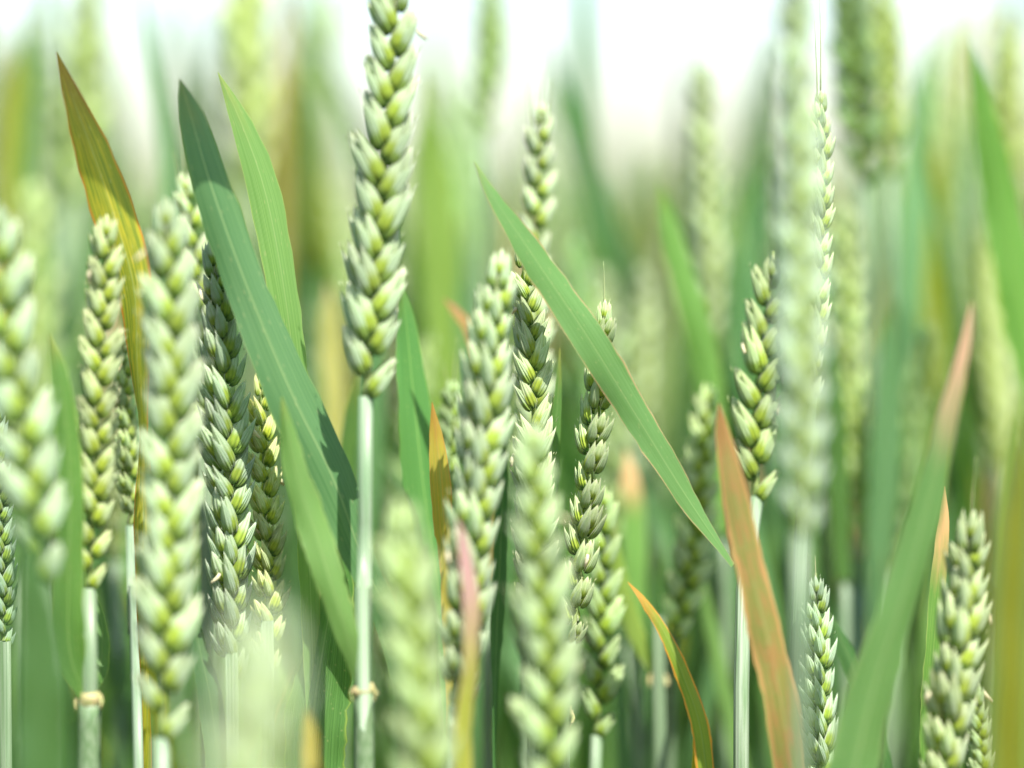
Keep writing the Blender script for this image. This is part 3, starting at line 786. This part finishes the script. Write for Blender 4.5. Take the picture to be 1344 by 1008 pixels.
# ------------------------------------------------------------------ background plants, one by one
def quick_plant_meshes(r):
    """stem, ear and leaf meshes of a background plant, origin at the foot, ear tip at height 1 = 0.8 m"""
    H = .80 - .09
    bx, by = r.uniform(-.012, .012), r.uniform(-.012, .012)
    P = spline([(0, 0, 0), (bx * .3, by * .3, H * .5), (bx, by, H)], 9)
    V, F, UV = tube(P, np.linspace(.002, .0016, 9), 6)
    UV = [(u, v * 6) for u, v in UV]
    st = mesh('stem', V, F, UV, (M_STEM,))
    return st, Vector((bx, by, H))

def ear_joined(r, meshes_parts, width=.0135, L=.09, bend=.006):
    """a whole ear in one mesh, base at origin, +Z up"""
    parts = []
    n = 19
    a0 = r.uniform(0, 6.28)
    bd = Vector((math.cos(a0), math.sin(a0), 0)) * bend
    sc = width / .015
    for i in range(n + 1):
        t = i / n
        p = Vector((0, 0, (L - .011) * t)) + bd * t * t
        sg = 1 if i % 2 else -1
        wv = Vector((sg, 0, 0)) if i < n else Vector((0, 1, 0))
        tilt = math.radians(25 if i < n else 2) * (1 - .35 * t) + r.uniform(-.05, .05)
        Z = (Vector((0, 0, 1)) * math.cos(tilt) + wv * math.sin(tilt)).normalized()
        Y = Z.cross(wv).normalized(); X = Y.cross(Z)
        prof = min(1, .62 + 1.6 * t) * (1 - .42 * max(0, (t - .55) / .45) ** 1.5)
        M = Matrix((X, Y, Z)).transposed() * (sc * prof * r.uniform(.94, 1.06))
        for (v, f, u, k) in meshes_parts[r.randrange(len(meshes_parts))]:
            parts.append(([tuple(M @ Vector(q) + p) for q in v], f, u, k))
    return join(parts)

def quick_leaf(r, z0, L, wd, az, up, droop, mat):
    """arching blade from height z0; returns verts around the stem axis"""
    C = []
    d = Vector((math.cos(az), math.sin(az), 0))
    sidev = Vector((-d.y, d.x, 0))
    n = 9
    V, UV, F = [], [], []
    m = 4
    tw = r.uniform(-1.2, 1.2)
    for k in range(n):
        t = k / (n - 1)
        ang = up - droop * t ** 1.6
        if k == 0: p = Vector((0, 0, z0))
        else: p = p + (d * math.cos(ang) + Vector((0, 0, 1)) * math.sin(ang)) * (L / (n - 1))
        wdt = wd * (min(1, .45 + 2.2 * t)) * max(.02, (1 - t ** 2.2))
        sv = Matrix.Rotation(tw * t, 3, d * math.cos(ang) + Vector((0, 0, 1)) * math.sin(ang)) @ sidev
        nm = (d * -math.sin(ang) + Vector((0, 0, 1)) * math.cos(ang))
        for i in range(m + 1):
            q = -1 + 2 * i / m
            V.append(p + sv * q * wdt * .5 + nm * .12 * wdt * abs(q)); UV.append((i / m, t))
    for k in range(n - 1):
        for i in range(m):
            a = k * (m + 1) + i
            F.append((a, a + 1, a + m + 2, a + m + 1))
    return V, F, UV

r2 = random.Random(77)
LOWPARTS = [spikelet_parts(r2, 3, 4, 1) for k in range(3)]
EARS = []
for k in range(6):
    V, F, UV, MI = ear_joined(r2, LOWPARTS, r2.uniform(.012, .0145), r2.uniform(.08, .098))
    EARS.append(mesh('ear', V, F, UV, (M_GLUME, M_LEMMA), MI))
STEMS = [quick_plant_meshes(r2) for k in range(5)]
LEAFMATS = ['green', 'blue', 'dark', 'light', 'blue', 'dark', 'olive', 'green', 'blue', 'tantip']
LEAVES = []
for k in range(14):
    mt = LEAFMATS[k % len(LEAFMATS)]
    V, F, UV = quick_leaf(r2, 0, r2.uniform(.17, .26), r2.uniform(.011, .018), 0, math.radians(r2.uniform(77, 88)), math.radians(r2.uniform(0, 40)), mt)
    LEAVES.append(mesh('leaf', V, F, UV, (LM[mt],)))

proto = {}
def background_plant(x, y, top, r, label, group):
    """copies of the shared parts under a foot of its own"""
    root = thing('wheat_plant', label, 'wheat plant', (x, y, 0), group)
    st, tp = STEMS[r.randrange(len(STEMS))]
    k = (top - .09) / tp.z
    def part(name, me, color=None):
        if name not in proto:
            proto[name] = bpy.data.objects.new(name, me)
        o = proto[name].copy(); o.data = me
        COL.objects.link(o); o.parent = root
        if color: o.color = (*color, 1)
        return o
    az = r.uniform(0, 6.28)
    s = part('stem', st); s.scale = (1, 1, k); s.rotation_euler.z = az
    tpr = Matrix.Rotation(az, 3, 'Z') @ tp
    e = part('ear', EARS[r.randrange(len(EARS))], (r.uniform(.9, 1.2), r.uniform(1.0, 1.2), r.uniform(.75, 1.05)))
    e.location = (tpr.x, tpr.y, tp.z * k); e.rotation_euler = (r.uniform(-.1, .1), r.uniform(-.1, .1), r.uniform(0, 6.28))
    for q in range(4):
        z = tp.z * k - r.choice((.10, .16, .24)) - r.uniform(0, .06)
        if q == 0: z = tp.z * k - r.uniform(.08, .16)
        l = part('leaf', LEAVES[r.randrange(len(LEAVES))], (r.uniform(.85, 1.15),) * 3)
        f = z / (tp.z * k)
        l.location = (tpr.x * f * f, tpr.y * f * f, z); l.rotation_euler.z = r.uniform(0, 6.28)
    return root

rb = random.Random(404)
cnt = 0
cells = []
d = .72
while d < 2.05 and cnt < 235:
    half = .2118 * d * 1.12 + .01
    x = -half + rb.uniform(0, .06)
    while x < half and cnt < 235:
        top = CAM_Z + rb.gauss(-.022, .022)
        background_plant(x, d + rb.uniform(-.02, .02), top, rb, 'out of focus wheat plant standing in the crowd far behind the sharp ears', 'out of focus wheat plants filling the background')
        cnt += 1
        x += rb.uniform(.045, .085)
    d += .052
BACK_END = d
# ears that stand up into the sky, far out of focus
for px, py, dd in ((14, 60, .95), (62, 20, 1.05), (150, 40, 1.0), (296, 90, 1.0), (352, 30, 1.1), (396, 60, .92), (452, 120, 1.1), (604, 110, .95), (690, 190, 1.2), (856, 150, .92), (872, 230, 1.0),
                   (1000, 180, 1.1), (1196, 150, 1.0), (1240, 70, 1.1), (1290, 60, .98), (574, 170, 1.15), (820, 250, .95), (470, 230, .9), (236, -10, 1.0), (70, -30, .9), (420, 10, 1.05), (576, 20, 1.05), (1010, 40, .95), (880, 120, 1.1), (720, 120, 1.1), (1216, 10, .9), (330, -20, 1.2), (8, -20, 1.0), (1300, -20, 1.1), (1260, 230, .9)):
    p = at(px, py, dd)
    background_plant(p.x, p.y, p.z, rb, 'out of focus wheat plant standing in the crowd far behind the sharp ears', 'out of focus wheat plants filling the background')

# ------------------------------------------------------------------ the rest of the field: one mass
def field_mass():
    r = random.Random(9)
    protos, fine = [], []
    for k in range(16):
        near = k >= 8
        parts = []
        H = .70
        v, f, u = tube([(0, 0, 0), (.004, 0, H * .5), (r.uniform(-.02, .02), r.uniform(-.02, .02), H)], [.002, .0019, .0016], 3)
        tip = Vector(np.mean(np.array(v[6:9]), axis=0))
        parts.append((v, f, [(a, b * 6) for a, b in u], 0))
        # ear of plump alternating lumps
        ro = r.uniform(0, 3.14)
        if near:
            EV, EF, EU, EM = ear_joined(r, LOWPARTS, r.uniform(.012, .0145), r.uniform(.08, .095))
            Rz = Matrix.Rotation(ro, 3, 'Z')
            EV = [tuple(Rz @ Vector(q) + tip) for q in EV]
            parts.append((EV, [f_ for f_, m_ in zip(EF, EM) if m_ == 0], EU, 6))
            parts.append((EV, [f_ for f_, m_ in zip(EF, EM) if m_ == 1], EU, 1))
        for i in range(0 if near else 13):
            t = i / 12; sg = 1 if i % 2 else -1
            c = tip + Vector((sg * .0032 * math.cos(ro), sg * .0032 * math.sin(ro), .004 + .075 * t))
            h, wd = .0075, .0042 * (1 - .35 * t)
            ring = [c + Vector((wd * math.cos(q), wd * math.sin(q), 0)) for q in (0, 2.09, 4.19)]
            vv = [c - Vector((0, 0, h * .7))] + ring + [c + Vector((sg * .002 * math.cos(ro), sg * .002 * math.sin(ro), h))]
            ff = [(0, 2, 1), (0, 3, 2), (0, 1, 3), (4, 1, 2), (4, 2, 3), (4, 3, 1)]
            parts.append((vv, ff, [(0.5, .15), (.3, .4), (.5, .4), (.7, .4), (.5, .95)], 1))
        for q in range(3):
            mt = r.choice((2, 3, 4, 2, 3, 5))
            v, f, u = quick_leaf(r, r.uniform(.32, .62), r.uniform(.15, .24), r.uniform(.009, .014), r.uniform(0, 6.28), math.radians(r.uniform(70, 86)), math.radians(r.uniform(0, 60)), None)
            # thin the grid: every other row, three columns
            rows = [0, 2, 4, 6, 8]; cols = [0, 2, 4]
            nv = [v[a * 5 + b] for a in rows for b in cols]; nu_ = [u[a * 5 + b] for a in rows for b in cols]
            nf = [(a * 3 + b, a * 3 + b + 1, a * 3 + b + 4, a * 3 + b + 3) for a in range(4) for b in range(2)]
            parts.append((nv, nf, nu_, mt))
        V, F, UV, MI = join(parts)
        tri, mi = [], []
        for f, k_ in zip(F, MI):
            for j in range(1, len(f) - 1):
                tri.append((f[0], f[j], f[j + 1])); mi.append(k_)
        (fine if near else protos).append((np.array([tuple(x) for x in V], dtype=np.float32), np.array(tri, dtype=np.int32), np.array(UV, dtype=np.float32), np.array(mi, dtype=np.int32)))
    spots = []
    def hidden(x, y):
        return y > -.1 and abs(x) < .2118 * y * 1.12 + .06 and y < BACK_END
    y = -.3
    while y < 9:
        step = .062 if y < 3.5 else .062 + (y - 3.5) * .02
        half = 1.3 + .35 * max(y, 0)
        x = -half
        while x < half:
            xx, yy = x + r.uniform(-.025, .025), y + r.uniform(-.03, .03)
            if not hidden(xx, yy) and (xx * xx + yy * yy > .45 ** 2):
                spots.append((xx, yy))
            x += step
        y += step
    Vs, Ts, Us, Ms = [], [], [], []
    o = 0
    for (x, y) in spots:
        near = x * x + y * y < 1.15 ** 2
        V, T, U, MI = (fine if near else protos)[r.randrange(8)]
        a = r.uniform(0, 6.28); c, s = math.cos(a), math.sin(a)
        k = (CAM_Z + r.gauss(-.02, .022)) / .79
        W = np.empty_like(V)
        W[:, 0] = V[:, 0] * c - V[:, 1] * s + x; W[:, 1] = V[:, 0] * s + V[:, 1] * c + y; W[:, 2] = V[:, 2] * k
        Vs.append(W); Ts.append(T + o); Us.append(U); Ms.append(MI); o += len(V)
    V = np.concatenate(Vs); T = np.concatenate(Ts); U = np.concatenate(Us); MI = np.concatenate(Ms)
    me = bpy.data.meshes.new('wheat_crop')
    me.vertices.add(len(V)); me.vertices.foreach_set('co', V.ravel())
    me.loops.add(len(T) * 3); me.loops.foreach_set('vertex_index', T.ravel())
    me.polygons.add(len(T))
    me.polygons.foreach_set('loop_start', np.arange(0, len(T) * 3, 3, dtype=np.int32))
    for m_ in (M_STEM, M_LEMMA, LM['green'], LM['light'], LM['blue'], LM['olive'], M_GLUME): me.materials.append(m_)
    me.update(calc_edges=True)
    me.polygons.foreach_set('material_index', MI)
    me.polygons.foreach_set('use_smooth', np.ones(len(T), dtype=bool))
    lay = me.uv_layers.new(name='UVMap')
    lay.data.foreach_set('uv', U[T.ravel()].ravel())
    me.validate()
    ob = link('wheat_crop', me)
    ob['kind'] = 'stuff'; ob['label'] = 'rest of the green wheat field stretching away behind'
    print('field', len(spots), 'plants', len(T), 'tris')
field_mass()

# far canopy: the tops of the crop as an uneven surface with a closed edge down to the soil
def far_canopy():
    xs = np.linspace(-1, 1, 90); ys = 8.6 * (700 / 8.6) ** np.linspace(0, 1, 90)
    V, F = [], []
    for j, y in enumerate(ys):
        for x in xs:
            z = .70 + .05 * rng.random() if j else 0.0
            V.append((x * (6 + y * .8), y + rng.uniform(-.2, .2) * min(1, y / 20), z))
    for j in range(89):
        for i in range(89):
            a = j * 90 + i
            F.append((a, a + 1, a + 91, a + 90))
    o = link('far_wheat_crop', mesh('far_wheat_crop', V, F, None, (M_CANOPY,)))
    o['kind'] = 'stuff'; o['label'] = 'tops of the wheat field running to the horizon'
far_canopy()
